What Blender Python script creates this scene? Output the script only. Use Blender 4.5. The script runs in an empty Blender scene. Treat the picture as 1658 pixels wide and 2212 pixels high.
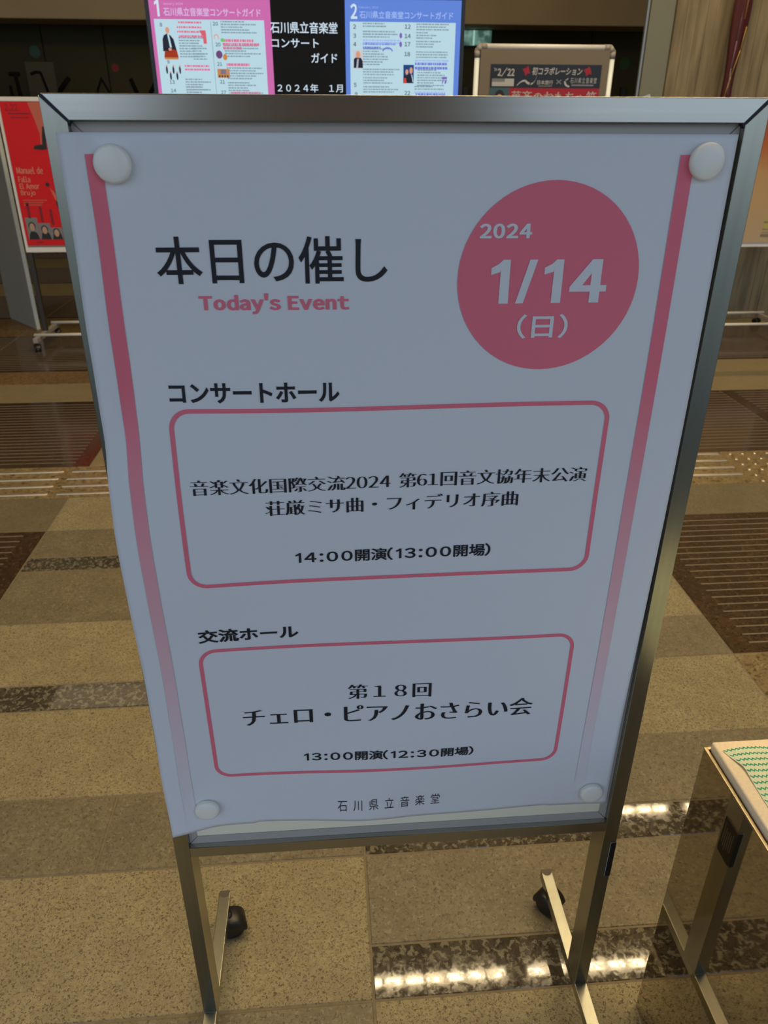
import bpy, bmesh, math, random
from mathutils import Vector, Matrix
from mathutils.geometry import delaunay_2d_cdt
random.seed(7)
SC = bpy.context.scene
COL = SC.collection

# ------------------------------------------------------------------ camera
def camera():
    yaw, pitch, roll, fpx = 0.0791, 0.4763, 0.0041, 1628.3
    cy, sy, cp, sp = math.cos(yaw), math.sin(yaw), math.cos(pitch), math.sin(pitch)
    f = Vector((sy*cp, cy*cp, -sp)); r = Vector((cy, -sy, 0)); u = r.cross(f)
    cr, sr = math.cos(roll), math.sin(roll)
    r2, u2 = cr*r + sr*u, -sr*r + cr*u
    cd = bpy.data.cameras.new('camera'); co = bpy.data.objects.new('camera', cd)
    cd.sensor_fit = 'VERTICAL'; cd.sensor_height = 36; cd.lens = fpx*36/2212
    cd.clip_start = 0.02
    cd.dof.use_dof = True; cd.dof.focus_distance = 0.95; cd.dof.aperture_fstop = 11.0
    co.matrix_world = Matrix(((r2.x, u2.x, -f.x, -0.0842), (r2.y, u2.y, -f.y, -0.721), (r2.z, u2.z, -f.z, 1.3262), (0, 0, 0, 1)))
    COL.objects.link(co); SC.camera = co
camera()

# ------------------------------------------------------------------ world, lamps, exposure
def world():
    w = bpy.data.worlds.new('world'); SC.world = w; w.use_nodes = True
    nt = w.node_tree; n = nt.nodes; l = nt.links; n.clear()
    out = n.new('ShaderNodeOutputWorld'); bg = n.new('ShaderNodeBackground')
    tc = n.new('ShaderNodeTexCoord'); sep = n.new('ShaderNodeSeparateXYZ'); rmp = n.new('ShaderNodeValToRGB')
    mp = n.new('ShaderNodeMapRange'); mp.inputs['From Min'].default_value = -1; mp.inputs['From Max'].default_value = 1
    e = rmp.color_ramp.elements
    e[0].position = .47; e[0].color = (.10, .13, .15, 1)
    e[1].position = .90; e[1].color = (.55, .75, 1.1, 1)
    a = e.new(.52); a.color = (.62, .74, .90, 1)
    l.new(tc.outputs['Generated'], sep.inputs[0]); l.new(sep.outputs['Z'], mp.inputs['Value'])
    l.new(mp.outputs[0], rmp.inputs[0]); l.new(rmp.outputs[0], bg.inputs[0])
    bg.inputs[1].default_value = 1.42; l.new(bg.outputs[0], out.inputs[0])
world()
def area(name, loc, size, power, color, rot=(0, 0, 0)):
    d = bpy.data.lights.new(name, 'AREA'); d.shape = 'RECTANGLE'; d.size, d.size_y = size; d.energy = power; d.color = color
    o = bpy.data.objects.new(name, d); o.location = loc; o.rotation_euler = rot; COL.objects.link(o)
WARM = (1.0, .755, .42)
area('lobby_ceiling_lamp', (0.6, 1.15, 4.9), (6.0, 1.6), 205, WARM)
area('lobby_far_lamp', (0.0, 6.6, 4.9), (7.0, .6), 14, (1, .78, .48))
SC.view_settings.view_transform = 'Standard'; SC.view_settings.look = 'None'
SC.view_settings.exposure = 0.0; SC.view_settings.gamma = 1.0; SC.view_settings.use_curve_mapping = False

# ------------------------------------------------------------------ materials
MATS = {}
def mat(name, color=(.5, .5, .5), rough=.5, metal=0.0, emit=None, spec=.5, noise=None, bump=None, aniso=None):
    if name in MATS: return MATS[name]
    m = bpy.data.materials.new(name); m.use_nodes = True; nt = m.node_tree; b = nt.nodes['Principled BSDF']
    b.inputs['Base Color'].default_value = (*color, 1); b.inputs['Roughness'].default_value = rough
    b.inputs['Metallic'].default_value = metal; b.inputs['Specular IOR Level'].default_value = spec
    if emit is not None:
        b.inputs['Emission Color'].default_value = (*color, 1); b.inputs['Emission Strength'].default_value = emit
        b.inputs['Base Color'].default_value = (0.01, 0.01, 0.01, 1)
    if noise:      # (scale vector, detail, amount) soft tonal variation of the surface itself
        geo = nt.nodes.new('ShaderNodeNewGeometry'); mp = nt.nodes.new('ShaderNodeMapping'); nz = nt.nodes.new('ShaderNodeTexNoise')
        mp.inputs['Scale'].default_value = noise[0]; nz.inputs['Scale'].default_value = 1; nz.inputs['Detail'].default_value = noise[1]
        nt.links.new(geo.outputs['Position'], mp.inputs[0]); nt.links.new(mp.outputs[0], nz.inputs['Vector'])
        mr = nt.nodes.new('ShaderNodeMapRange'); mr.inputs['From Min'].default_value = .3; mr.inputs['From Max'].default_value = .7
        mr.inputs['To Min'].default_value = 1 - noise[2]; mr.inputs['To Max'].default_value = 1 + noise[2]
        nt.links.new(nz.outputs[0], mr.inputs[0])
        vm = nt.nodes.new('ShaderNodeVectorMath'); vm.operation = 'SCALE'; vm.inputs[0].default_value = color
        nt.links.new(mr.outputs[0], vm.inputs['Scale']); nt.links.new(vm.outputs[0], b.inputs['Base Color'])
        if bump:
            bp = nt.nodes.new('ShaderNodeBump'); bp.inputs['Strength'].default_value = bump[0]; bp.inputs['Distance'].default_value = bump[1]
            nt.links.new(nz.outputs[0], bp.inputs['Height']); nt.links.new(bp.outputs[0], b.inputs['Normal'])
    MATS[name] = m; return m

def granite(name, base, blotch, fleck, pale, scale=1.0, fleck_t=.60, pale_t=.66, rough=.45, spec=.5, dark_amt=.8, pale_amt=.5, gy=1.0):
    """speckled stone: mottled base, dark slivers and pale crystals, all in world space"""
    m = bpy.data.materials.new(name); m.use_nodes = True; nt = m.node_tree; b = nt.nodes['Principled BSDF']
    N, L = nt.nodes.new, nt.links.new
    geo = N('ShaderNodeNewGeometry')
    def nz(sc, det, dist=0.0, off=0.0):
        mp = N('ShaderNodeMapping'); mp.inputs['Location'].default_value = (off, off*1.7, 0); mp.inputs['Scale'].default_value = (1, gy, 1)
        x = N('ShaderNodeTexNoise'); x.inputs['Scale'].default_value = sc*scale; x.inputs['Detail'].default_value = det
        x.inputs['Distortion'].default_value = dist; x.inputs['Roughness'].default_value = .6
        L(geo.outputs['Position'], mp.inputs[0]); L(mp.outputs[0], x.inputs['Vector']); return x.outputs[0]
    def step(v, lo, hi, amt):
        r = N('ShaderNodeMapRange'); r.interpolation_type = 'SMOOTHSTEP'; r.inputs['From Min'].default_value = lo; r.inputs['From Max'].default_value = hi
        r.inputs['To Max'].default_value = amt; L(v, r.inputs[0]); return r.outputs[0]
    def mix(f, a, c):
        x = N('ShaderNodeMix'); x.data_type = 'RGBA'; L(f, x.inputs['Factor'])
        if isinstance(a, tuple): x.inputs['A'].default_value = (*a, 1)
        else: L(a, x.inputs['A'])
        x.inputs['B'].default_value = (*c, 1); return x.outputs['Result']
    c = mix(step(nz(9, 3), .35, .65, .7), base, blotch)
    c = mix(step(nz(75, 3, .8, 3.1), .42, .62, .75), c, blotch)
    c = mix(step(nz(120, 3, .6, 7.7), pale_t - .06, pale_t + .02, pale_amt), c, pale)
    c = mix(step(nz(190, 3, 1.2, 1.3), fleck_t - .04, fleck_t + .03, dark_amt), c, fleck)
    if rough < .1:
        rr = N('ShaderNodeMapRange'); rr.inputs['From Min'].default_value = .44; rr.inputs['From Max'].default_value = .58
        rr.inputs['To Min'].default_value = rough; rr.inputs['To Max'].default_value = .07; L(nz(110, 3, 1.0, 5.5), rr.inputs[0]); L(rr.outputs[0], b.inputs['Roughness'])
    L(c, b.inputs['Base Color']); b.inputs['Roughness'].default_value = rough; b.inputs['Specular IOR Level'].default_value = spec
    MATS[name] = m; return m

G_LIGHT = granite('granite_light', (0.318, 0.275, 0.155), (0.237, 0.198, 0.116), (0.0645, 0.0533, 0.0344), (0.378, 0.335, 0.215), 1.2, .575, .64, rough=.62, spec=.25)
G_MID = granite('granite_mid', (0.202, 0.172, 0.103), (0.142, 0.118, 0.0705), (0.0645, 0.0533, 0.0387), (0.292, 0.258, 0.181), .9, .60, .62, rough=.5, spec=.35)
G_DARK = granite('granite_dark', (0.086, 0.0731, 0.0499), (0.0473, 0.0396, 0.0292), (0.0301, 0.0258, 0.0189), (0.232, 0.211, 0.15), .62, .60, .56, rough=.03, spec=.6, pale_amt=.7)
G_BROWN = granite('granite_brown', (0.0731, 0.043, 0.0206), (0.043, 0.0258, 0.0138), (0.0155, 0.0103, 0.00688), (0.146, 0.086, 0.043), .5, .58, .62, rough=.12, spec=.55, pale_amt=.45)
G_TAN = granite('granite_tan', (0.258, 0.215, 0.12), (0.215, 0.176, 0.0989), (0.103, 0.086, 0.0516), (0.31, 0.267, 0.172), 1.0, .64, .64, rough=.42, spec=.4, dark_amt=.5)
G_RUST = granite('granite_rust', (0.215, 0.133, 0.0516), (0.138, 0.0903, 0.0387), (0.0516, 0.0344, 0.0172), (0.292, 0.206, 0.0946), .35, .58, .58, rough=.4, spec=.4)
G_GOLD = granite('granite_gold', (0.258, 0.194, 0.086), (0.181, 0.133, 0.0645), (0.043, 0.0327, 0.0172), (0.327, 0.267, 0.146), .33, .57, .58, rough=.35, spec=.4)
G_GREEN = granite('granite_green', (0.176, 0.15, 0.0903), (0.138, 0.116, 0.0688), (0.0731, 0.0602, 0.0387), (0.232, 0.202, 0.129), .7, .61, .62, rough=.45, spec=.35)

M_GROUT = mat('grout', (.185, .15, .095), .9, noise=((60, 60, 60), 2, .12))
M_RIB = mat('groove_inlay', (.20, .155, .10), .4)
M_STEEL = mat('brushed_stainless', (.52, .51, .46), .22, 1.0, noise=((3, 3, 130), 2, .05))
M_STEELV = mat('brushed_stainless_vertical', (.42, .42, .355), .26, 1.0, noise=((130, 130, 3), 2, .05))
M_ALU = mat('grey_aluminium', (.44, .41, .37), .55)
M_GAP = mat('dark_corner_gap', (.012, .013, .025), .6)
M_BOARD = mat('white_enamel', (.90, .85, .66), .35)
M_PAPER = mat('poster_paper', (.76, .77, .79), .65, spec=.3)
M_PINK = mat('pink_print', (.86, .195, .26), .6, spec=.3)
M_INK = mat('black_print', (.022, .022, .026), .6, spec=.3)
M_MAG = mat('ivory_plastic', (.92, .90, .80), .28)
M_BLACK = mat('black_plastic', (.012, .011, .010), .4)
M_CAP = mat('olive_plastic_cap', (.07, .06, .04), .5)
M_SILVER = mat('silver_outline', (.55, .58, .65), .4, .3)
M_MIRROR = mat('mirror_stainless', (.50, .46, .40), .03, 1.0)
M_RIM = mat('polished_rim', (.58, .48, .31), .3, 1.0)
M_FOAM = mat('cream_foam', (.95, .80, .56), .8, noise=((300, 300, 300), 2, .05))
M_CLOTH = mat('wipe_cloth', (.76, .80, .56), .9)
M_GREEN = mat('green_print', (.015, .36, .20), .8)
M_WHITEF = mat('white_enamel_frame', (.85, .83, .78), .35)
M_GREYF = mat('grey_plastic_corner', (.33, .30, .27), .5)
M_LEG = mat('dark_bronze_leg', (.035, .028, .018), .4)
M_PALEB = mat('grey_fabric_board', (.20, .17, .125), .8)
M_RED = mat('red_print', (.74, .016, .022), .6, spec=.25)
M_TEAL = mat('teal_print', (.05, .11, .14), .5)
M_WHITEP = mat('white_print', (.75, .75, .75), .5)
M_SKIN = mat('skin_print', (.55, .33, .23), .5)
M_HAIR = mat('hair_print', (.02, .016, .014), .5)
M_GREYP = mat('grey_print', (.22, .23, .24), .5)
M_DRED = mat('dark_red_print', (.25, .008, .014), .5)
M_SALMON = mat('salmon_print', (.70, .16, .09), .5)
M_BLK = mat('black_poster_print', (.008, .008, .008), .35)
M_FRED = mat('deep_red_print', (.38, .012, .03), .5)

# ------------------------------------------------------------------ helpers
def link(name, me, m=None, parent=None, smooth=False):
    o = bpy.data.objects.new(name, me); COL.objects.link(o)
    if m is not None and not me.materials: me.materials.append(m)
    if parent is not None: o.parent = parent
    if smooth:
        for p in me.polygons: p.use_smooth = True
    return o
def tag(o, label=None, cat=None, group=None, kind=None):
    if label: o['label'] = label
    if cat: o['category'] = cat
    if group: o['group'] = group
    if kind: o['kind'] = kind
    return o
def empty(name, loc=(0, 0, 0), rz=0, **k):
    o = bpy.data.objects.new(name, None); o.location = loc; o.rotation_euler = (0, 0, rz); o.empty_display_size = .05
    COL.objects.link(o); return tag(o, **k)
def copy_tree(o, parent=None):
    c = o.copy(); COL.objects.link(c); c.parent = parent
    for ch in list(o.children): copy_tree(ch, c)
    return c
class B:
    """collects simple solids into one mesh"""
    def __init__(s): s.bm = bmesh.new()
    def box(s, x0, x1, y0, y1, z0, z1, bev=0, M=None):
        t = bmesh.new(); v = [t.verts.new(p) for p in ((x0,y0,z0),(x1,y0,z0),(x1,y1,z0),(x0,y1,z0),(x0,y0,z1),(x1,y0,z1),(x1,y1,z1),(x0,y1,z1))]
        for f in ((0,3,2,1),(4,5,6,7),(0,1,5,4),(1,2,6,5),(2,3,7,6),(3,0,4,7)): t.faces.new([v[i] for i in f])
        if bev: bmesh.ops.bevel(t, geom=t.edges[:], offset=bev, segments=2, affect='EDGES', profile=.6)
        if M: t.transform(M)
        s.add(t); return s
    def add(s, t):
        me = bpy.data.meshes.new('t'); t.to_mesh(me); t.free(); s.bm.from_mesh(me); bpy.data.meshes.remove(me)
    def cyl(s, p0, p1, r0, r1=None, seg=16):
        p0, p1 = Vector(p0), Vector(p1); d = p1 - p0; t = bmesh.new()
        bmesh.ops.create_cone(t, cap_ends=True, segments=seg, radius1=r0, radius2=r0 if r1 is None else r1, depth=d.length)
        t.transform(Matrix.Translation((p0+p1)/2) @ d.to_track_quat('Z', 'Y').to_matrix().to_4x4()); s.add(t); return s
    def tube(s, pts, r, seg=10):
        pts = [Vector(p) for p in pts]
        for a, b in zip(pts, pts[1:]): s.cyl(a, b, r, seg=seg)
        for p in pts[1:-1]:
            t = bmesh.new(); bmesh.ops.create_uvsphere(t, u_segments=seg, v_segments=6, radius=r); t.transform(Matrix.Translation(p)); s.add(t)
        return s
    def lathe(s, prof, M=None, seg=24):
        t = bmesh.new(); rings = []
        for r, z in prof: rings.append([t.verts.new((r*math.cos(2*math.pi*k/seg), r*math.sin(2*math.pi*k/seg), z)) for k in range(seg)])
        for a, b in zip(rings, rings[1:]):
            for k in range(seg): t.faces.new((a[k], a[(k+1) % seg], b[(k+1) % seg], b[k]))
        t.faces.new(rings[0][::-1]); t.faces.new(rings[-1])
        if M: t.transform(M)
        s.add(t); return s
    def prism(s, poly, y0, y1):      # polygon in x,z extruded along y
        t = bmesh.new(); a = [t.verts.new((x, y0, z)) for x, z in poly]; b = [t.verts.new((x, y1, z)) for x, z in poly]
        t.faces.new(a); t.faces.new(b[::-1]); n = len(poly)
        for k in range(n): t.faces.new((a[k], b[k], b[(k+1) % n], a[(k+1) % n]))
        bmesh.ops.recalc_face_normals(t, faces=t.faces[:]); s.add(t); return s
    def build(s, name, m, parent=None, smooth=False):
        me = bpy.data.meshes.new(name); s.bm.to_mesh(me); s.bm.free(); return link(name, me, m, parent, smooth)

# flat printed shapes: f(u, v) -> point, polygons in u, v
def flat(name, polys, m, parent, f):
    vs, fs = [], []
    for p in polys:
        k = len(vs); vs += [f(u, v) for u, v in p]; fs.append(list(range(k, k+len(p))))
    me = bpy.data.meshes.new(name); me.from_pydata(vs, [], fs); me.update(); return link(name, me, m, parent)
def rect(x0, x1, z0, z1): return [(x0, z0), (x1, z0), (x1, z1), (x0, z1)]
def disc(cx, cz, rx, rz=None, n=24): rz = rz or rx; return [(cx+rx*math.cos(2*math.pi*k/n), cz+rz*math.sin(2*math.pi*k/n)) for k in range(n)]
def plane(y): return lambda u, v: (u, y, v)

# lettering: glyph outlines, weight changed by moving them along their normals (wx across, wz up), then filled
def _inside(p, L):
    x, y = p; c = False; j = len(L)-1
    for i in range(len(L)):
        xi, yi = L[i]; xj, yj = L[j]
        if (yi > y) != (yj > y) and x < (xj-xi)*(y-yi)/(yj-yi)+xi: c = not c
        j = i
    return c
def _wind(x, y, loops):
    w = 0
    for L in loops:
        x0, y0 = L[-1]
        for x1, y1 in L:
            if (y0 <= y) != (y1 <= y):
                t = x0+(y-y0)/(y1-y0)*(x1-x0)
                if t > x: w += 1 if y1 > y0 else -1
            x0, y0 = x1, y1
    return w
_GL = {}
PLAIN = {'1': [[(.235, 0), (.315, 0), (.315, .735), (.255, .735), (.185, .665), (.075, .600), (.075, .525), (.165, .56), (.235, .61)]],
         '/': [[(0, 0), (.045, 0), (.235, .735), (.19, .735)]]}
def glyph(ch, res):
    """outline loops of one character, outer loops counter-clockwise, holes clockwise"""
    if (ch, res) in _GL: return _GL[(ch, res)]
    cu = bpy.data.curves.new('t', 'FONT'); cu.body = ch; cu.size = 1; cu.fill_mode = 'NONE'; cu.resolution_u = res
    o = bpy.data.objects.new('t', cu); me = o.to_mesh(); adj = {}
    for e in me.edges:
        a, b = e.vertices; adj.setdefault(a, []).append(b); adj.setdefault(b, []).append(a)
    co = [(v.co.x, v.co.y) for v in me.vertices]; seen = set(); loops = []
    for s in adj:
        if s in seen: continue
        L = [s]; seen.add(s); cur = s
        while True:
            nx = [q for q in adj[cur] if q not in seen]
            if not nx: break
            cur = nx[0]; seen.add(cur); L.append(cur)
        P = [co[i] for i in L]; Q = [p for k, p in enumerate(P) if math.hypot(p[0]-P[k-1][0], p[1]-P[k-1][1]) > .002]
        if len(Q) > 2: loops.append(Q)
    o.to_mesh_clear(); bpy.data.objects.remove(o); bpy.data.curves.remove(cu); out = []
    for i, L in enumerate(loops):
        depth = sum(1 for j, K in enumerate(loops) if j != i and _inside(L[0], K))
        ar = sum(L[k-1][0]*L[k][1]-L[k][0]*L[k-1][1] for k in range(len(L)))
        if (ar > 0) != (depth % 2 == 0): L = L[::-1]
        out.append(L)
    _GL[(ch, res)] = out; return out
def lettering(name, body, bbox, m, parent, f, wx=0.0, wz=0.0, space=1.0, shear=0.0, res=3, gap=.13, narrow=1.0, plain=False):
    V, F = [], []; pen = 0.0
    for ci, ch in enumerate(body):
        if ch in ' \u3000': pen += (.34 if ch == ' ' else 1.0)*space; continue
        asc = '!' <= ch <= '~'; c = chr(ord(ch)+0xFEE0) if asc else ch
        loops = PLAIN[ch] if (plain and ch in PLAIN) else glyph(c, res)
        if not loops: pen += 1; continue
        xa = min(p[0] for L in loops for p in L); xb = max(p[0] for L in loops for p in L)
        dx = pen-xa if asc else pen
        new = []
        for L in loops:
            n = len(L); R = []
            for k in range(n):
                a, b, c2 = L[k-1], L[k], L[(k+1) % n]
                d1 = (b[0]-a[0], b[1]-a[1]); d2 = (c2[0]-b[0], c2[1]-b[1]); h1 = math.hypot(*d1) or 1; h2 = math.hypot(*d2) or 1
                n1 = (d1[1]/h1, -d1[0]/h1); n2 = (d2[1]/h2, -d2[0]/h2); q = max(.5, 1+n1[0]*n2[0]+n1[1]*n2[1])
                R.append((b[0]+wx*(n1[0]+n2[0])/q, b[1]+wz*(n1[1]+n2[1])/q))
            new.append(R)
        vs, es = [], []
        for L in new:
            k0 = len(vs); vs += [Vector(p) for p in L]; es += [(k0+k, k0+(k+1) % len(L)) for k in range(len(L))]
        try: rv, re_, rf = delaunay_2d_cdt(vs, es, [], 0, 1e-5)[:3]
        except Exception: pen += 1; continue
        base = len(V); V += [((v.x-(xa if asc else 0))*(narrow if asc else 1)+(pen if True else 0)+shear*v.y, v.y) for v in rv]
        for t in rf:
            cx_ = sum(rv[i].x for i in t)/len(t); cy_ = sum(rv[i].y for i in t)/len(t)
            if _wind(cx_, cy_, new) > 0: F.append([base+i for i in t])
        pen += ((xb-xa)*narrow+gap if asc else 1.0)*space
        nxt = body[ci+1] if ci+1 < len(body) else ' '
        if asc and nxt > '\u2fff' and gap > .2: pen -= .14
    used = sorted({i for t in F for i in t}); mp = {i: k for k, i in enumerate(used)}
    V = [V[i] for i in used]; F = [[mp[i] for i in t] for t in F]
    if not V: return None
    x0 = min(p[0] for p in V); x1 = max(p[0] for p in V); y0 = min(p[1] for p in V); y1 = max(p[1] for p in V)
    X0, X1, Z0, Z1 = bbox
    if X1 is None: X1 = X0+(x1-x0)*(Z1-Z0)/(y1-y0)
    P = [f(X0+(p[0]-x0)/(x1-x0)*(X1-X0), Z0+(p[1]-y0)/(y1-y0)*(Z1-Z0)) for p in V]
    me = bpy.data.meshes.new(name); me.from_pydata(P, [], F); me.update()
    return link(name, me, m, parent)

# ------------------------------------------------------------------ floor (structure) with its stones
floor = B().box(-7.5, 7.5, -4.0, 12.0, -.06, -.0016).build('floor', M_GROUT)
tag(floor, kind='structure', label='lobby floor paved with bands of speckled granite slabs')
GAP = .0022
def slab(x0, x1, y0, y1, m):
    g = GAP; z = random.uniform(-.0003, .0)
    vs = []; c = .0012
    for (e, h) in ((0, -.02), (0, z-c), (c, z)):
        vs += [(x0+g+e, y0+g+e, h), (x1-g-e, y0+g+e, h), (x1-g-e, y1-g-e, h), (x0+g+e, y1-g-e, h)]
    fs = [(8, 9, 10, 11)]
    for r in (0, 4):
        for k in range(4): fs.append((r+k, r+(k+1) % 4, r+4+(k+1) % 4, r+4+k))
    me = bpy.data.meshes.new('stone_slab'); me.from_pydata(vs, [], fs); me.update(); return link('stone_slab', me, m, floor)
ribs = []
def rib_rows(x0, x1, y0, y1):
    y = y0+.045
    while y < y1-.02:
        ribs.append((x0, x1, y)); y += .0388
XS, XM, XE = -1.12, -.0377, 1.034
Lt, Md, Dk, Br, Tn, Ru, Go, Gr = G_LIGHT, G_MID, G_DARK, G_BROWN, G_TAN, G_RUST, G_GOLD, G_GREEN
def column(x0, x1, rows, seams={}):
    y = rows[0]
    for yy, m in rows[1]:
        xs = [x0]+seams.get(round(yy, 3), [])+[x1]
        for a, b in zip(xs, xs[1:]): slab(a, b, y, yy, m)
        if m is Br: rib_rows(x0+(.07 if x0 > 0 or x0 == XS else 0), x1-(.07 if x1 == XS else 0), y, yy)
        y = yy
column(XS, XM, (-.85, [(-.55, Lt), (-.25, Lt), (.036, Md), (.323, Lt), (.517, Md), (.807, Lt), (.907, Dk), (1.193, Lt), (1.495, Md), (1.583, Dk), (1.778, Md), (2.055, Lt), (2.362, Go), (2.9, Tn), (3.5, Tn)]), {.517: [-.575]})
column(XM, XE, (-.85, [(-.55, Md), (-.25, Lt), (.036, Lt), (.133, Dk), (.323, Md), (.412, Dk), (.613, Md), (.905, Lt), (1.093, Md), (1.4, Lt), (1.75, Md), (2.055, Lt), (2.362, Go), (2.9, Tn), (3.5, Tn)]))
column(-2.2, XS, (-.85, [(-.2, Lt), (.323, Md), (.907, Lt), (1.193, Go), (1.778, Br), (2.055, Gr), (2.362, Go), (3.238, Br), (3.556, Tn), (3.803, Ru)]))
column(-3.28, -2.2, (.9, [(1.778, Br), (2.055, Gr), (2.362, Go), (3.238, Br), (3.556, Tn), (3.803, Ru)]))
column(XE, 2.111, (-.85, [(-.3, Go), (.32, Go), (.905, Go), (1.742, Br), (2.0, Gr), (2.335, Go), (3.2, Br), (3.45, Tn), (3.55, Md), (3.803, Tn)]))
column(2.111, 3.19, (-.2, [(.905, Go), (1.742, Br), (2.0, Gr), (2.335, Go), (3.2, Br), (3.45, Tn), (3.55, Md), (3.803, Tn)]))
column(3.19, 4.27, (1.7, [(2.0, Gr), (2.335, Go), (3.2, Br), (3.45, Tn), (3.55, Md), (3.803, Tn)]))
column(XS, XE, (3.5, [(3.803, Tn)]))
for x0 in (-5.43, -4.35, -3.28, -2.2, XS, XM, XE, 2.111, 3.19):
    x1 = {XS: XM, XM: XE}.get(x0, x0+1.077)
    column(x0, x1, (3.803, [(4.664, Br), (5.22, Ru if x0 < XS else Tn)]))
    if x0 < 2: column(x0, x1, (5.22, [(6.08, Br), (6.64, Tn), (7.5, Br), (8.1, Tn), (8.95, Br)]))
bm = B()
for x0, x1, y in ribs: bm.box(x0, x1, y-.0028, y+.0028, -.002, .0012)
tag(bm.build('groove_inlay', M_RIB, floor), kind='stuff')
# guide bars and studs for the blind, set in the stone
M_BAR = mat('guide_bar_metal', (.62, .52, .36), .3, .8)
def pill(w, d, h):
    b = B(); n = 8; t = bmesh.new(); ring = []
    for (s, z) in ((0, 0), (0, h*.5), (.003, h*.85), (.007, h)):
        R = []
        for cx, a0 in ((w/2-d/2, -90), (-w/2+d/2, 90)):
            for k in range(n+1):
                a = math.radians(a0+180*k/n); R.append(t.verts.new((cx+(d/2-s)*math.cos(a), (d/2-s)*math.sin(a), z)))
        ring.append(R)
    for a, c in zip(ring, ring[1:]):
        for k in range(len(a)): t.faces.new((a[k], a[(k+1) % len(a)], c[(k+1) % len(a)], c[k]))
    t.faces.new(ring[-1]); b.add(t); return b
for r, y in enumerate((2.312, 2.238, 2.165, 2.092)):
    for x0, x1 in ((-2.9, -2.36), (-2.33, -1.785), (-1.757, -1.209), (-1.183, -.62), (-.594, -.03), (-.004, .56), (.586, 1.15), (1.176, 1.679)):
        o = pill(x1-x0, .019, .006).build('guide_bar', M_BAR, floor, True); o.location = ((x0+x1)/2, y-.002, -.0005)
st0 = None
for r in range(9):
    y = 2.302-.0577*r
    for k in range(11):
        x = 1.725+.0577*k
        if x > 3 or (r % 2 == 0 and False): continue
        if st0 is None:
            st0 = B().lathe([(.0115, 0), (.0115, .002), (.008, .0045), (.004, .0053)], seg=14).build('guide_stud', M_BAR, floor, True); o = st0
        else: o = st0.copy(); COL.objects.link(o)
        o.location = (x+(0 if r < 6 else .0), y, -.0005)

# ------------------------------------------------------------------ room shell
M_CEIL = mat('ceiling_paint', (.22, .18, .12), .8)
M_WALL = mat('side_wall_plaster', (.25, .2, .13), .8)
tag(B().box(-7.5, 7.5, -4.3, 12, 5.0, 5.2).build('ceiling', M_CEIL), kind='structure')
tag(B().box(-7.6, -7.5, -3, 12, 0, 5.0).build('wall_left', M_WALL), kind='structure')
tag(B().box(7.5, 7.6, -3, 12, 0, 5.0).build('wall_right', M_WALL), kind='structure')
M_DGLASS = mat('dark_glass', (.050, .045, .022), .5, spec=.08, noise=((.7, .7, .7), 1, .25))
wb = tag(B().box(-7.5, 7.5, 9.03, 9.2, 0, 3.4).build('wall_back', mat('vestibule_dark', (.02, .02, .012), .7)), kind='structure')
edges = [-7.5, -5.6, -4.3, -3.0, -2.352, -1.0, .3, 1.5, 3.0, 4.4, 6, 7.5]
for a, b in zip(edges, edges[1:]):
    B().box(a+.006, b-.006, 9.0, 9.028, .02, 2.32, .002).build('glass_pane', M_DGLASS, wb)
for x, z0, z1 in ((3.425, 1.45, 1.70), (1.596, 1.45, 1.69)):
    B().box(x-.03, x+.03, 8.95, 9.0, z0, z1, .006).build('door_handle', M_BLACK, wb)
bulk = tag(B().box(-7.5, 3.56, 8.5, 9.2, 2.245, 3.6, .01).build('trim_1', mat('beige_bulkhead', (.37, .29, .17), .7, noise=((2, 2, 2), 2, .06))), kind='structure', label='beige bulkhead above the dark glass')
win = tag(B().box(1.50, 1.86, 8.97, 8.998, 2.085, 2.24).build('window_1', mat('window_frame_dark', (.05, .06, .05), .5)), kind='structure')
def leaves_mat():
    m = mat('daylit_leaves', (.10, .22, .18), .5, emit=1.0); nt = m.node_tree; b = nt.nodes['Principled BSDF']
    g = nt.nodes.new('ShaderNodeNewGeometry'); z = nt.nodes.new('ShaderNodeTexNoise'); z.inputs['Scale'].default_value = 14
    r = nt.nodes.new('ShaderNodeValToRGB'); e = r.color_ramp.elements; e[0].position = .4; e[0].color = (.035, .085, .065, 1); e[1].position = .7; e[1].color = (.17, .30, .25, 1)
    nt.links.new(g.outputs['Position'], z.inputs['Vector']); nt.links.new(z.outputs[0], r.inputs[0]); nt.links.new(r.outputs[0], b.inputs['Emission Color']); return m
B().box(1.51, 1.645, 8.955, 8.968, 2.095, 2.235).build('window_pane', leaves_mat(), win)
B().box(1.665, 1.85, 8.955, 8.968, 2.095, 2.235).build('window_pane', leaves_mat(), win)
B().box(1.648, 1.662, 8.95, 8.968, 2.095, 2.235).build('window_bar', mat('bright_mullion', (.35, .62, .5), .5, emit=.9), win)
# unseen pier behind the photographer, added to darken the steel's reflections
tag(B().box(-.95, .95, -4.0, -3.8, 0, 5.0).build('added_front_pier', mat('reflection_pier', (.16, .12, .07), .8)), kind='structure')
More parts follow.
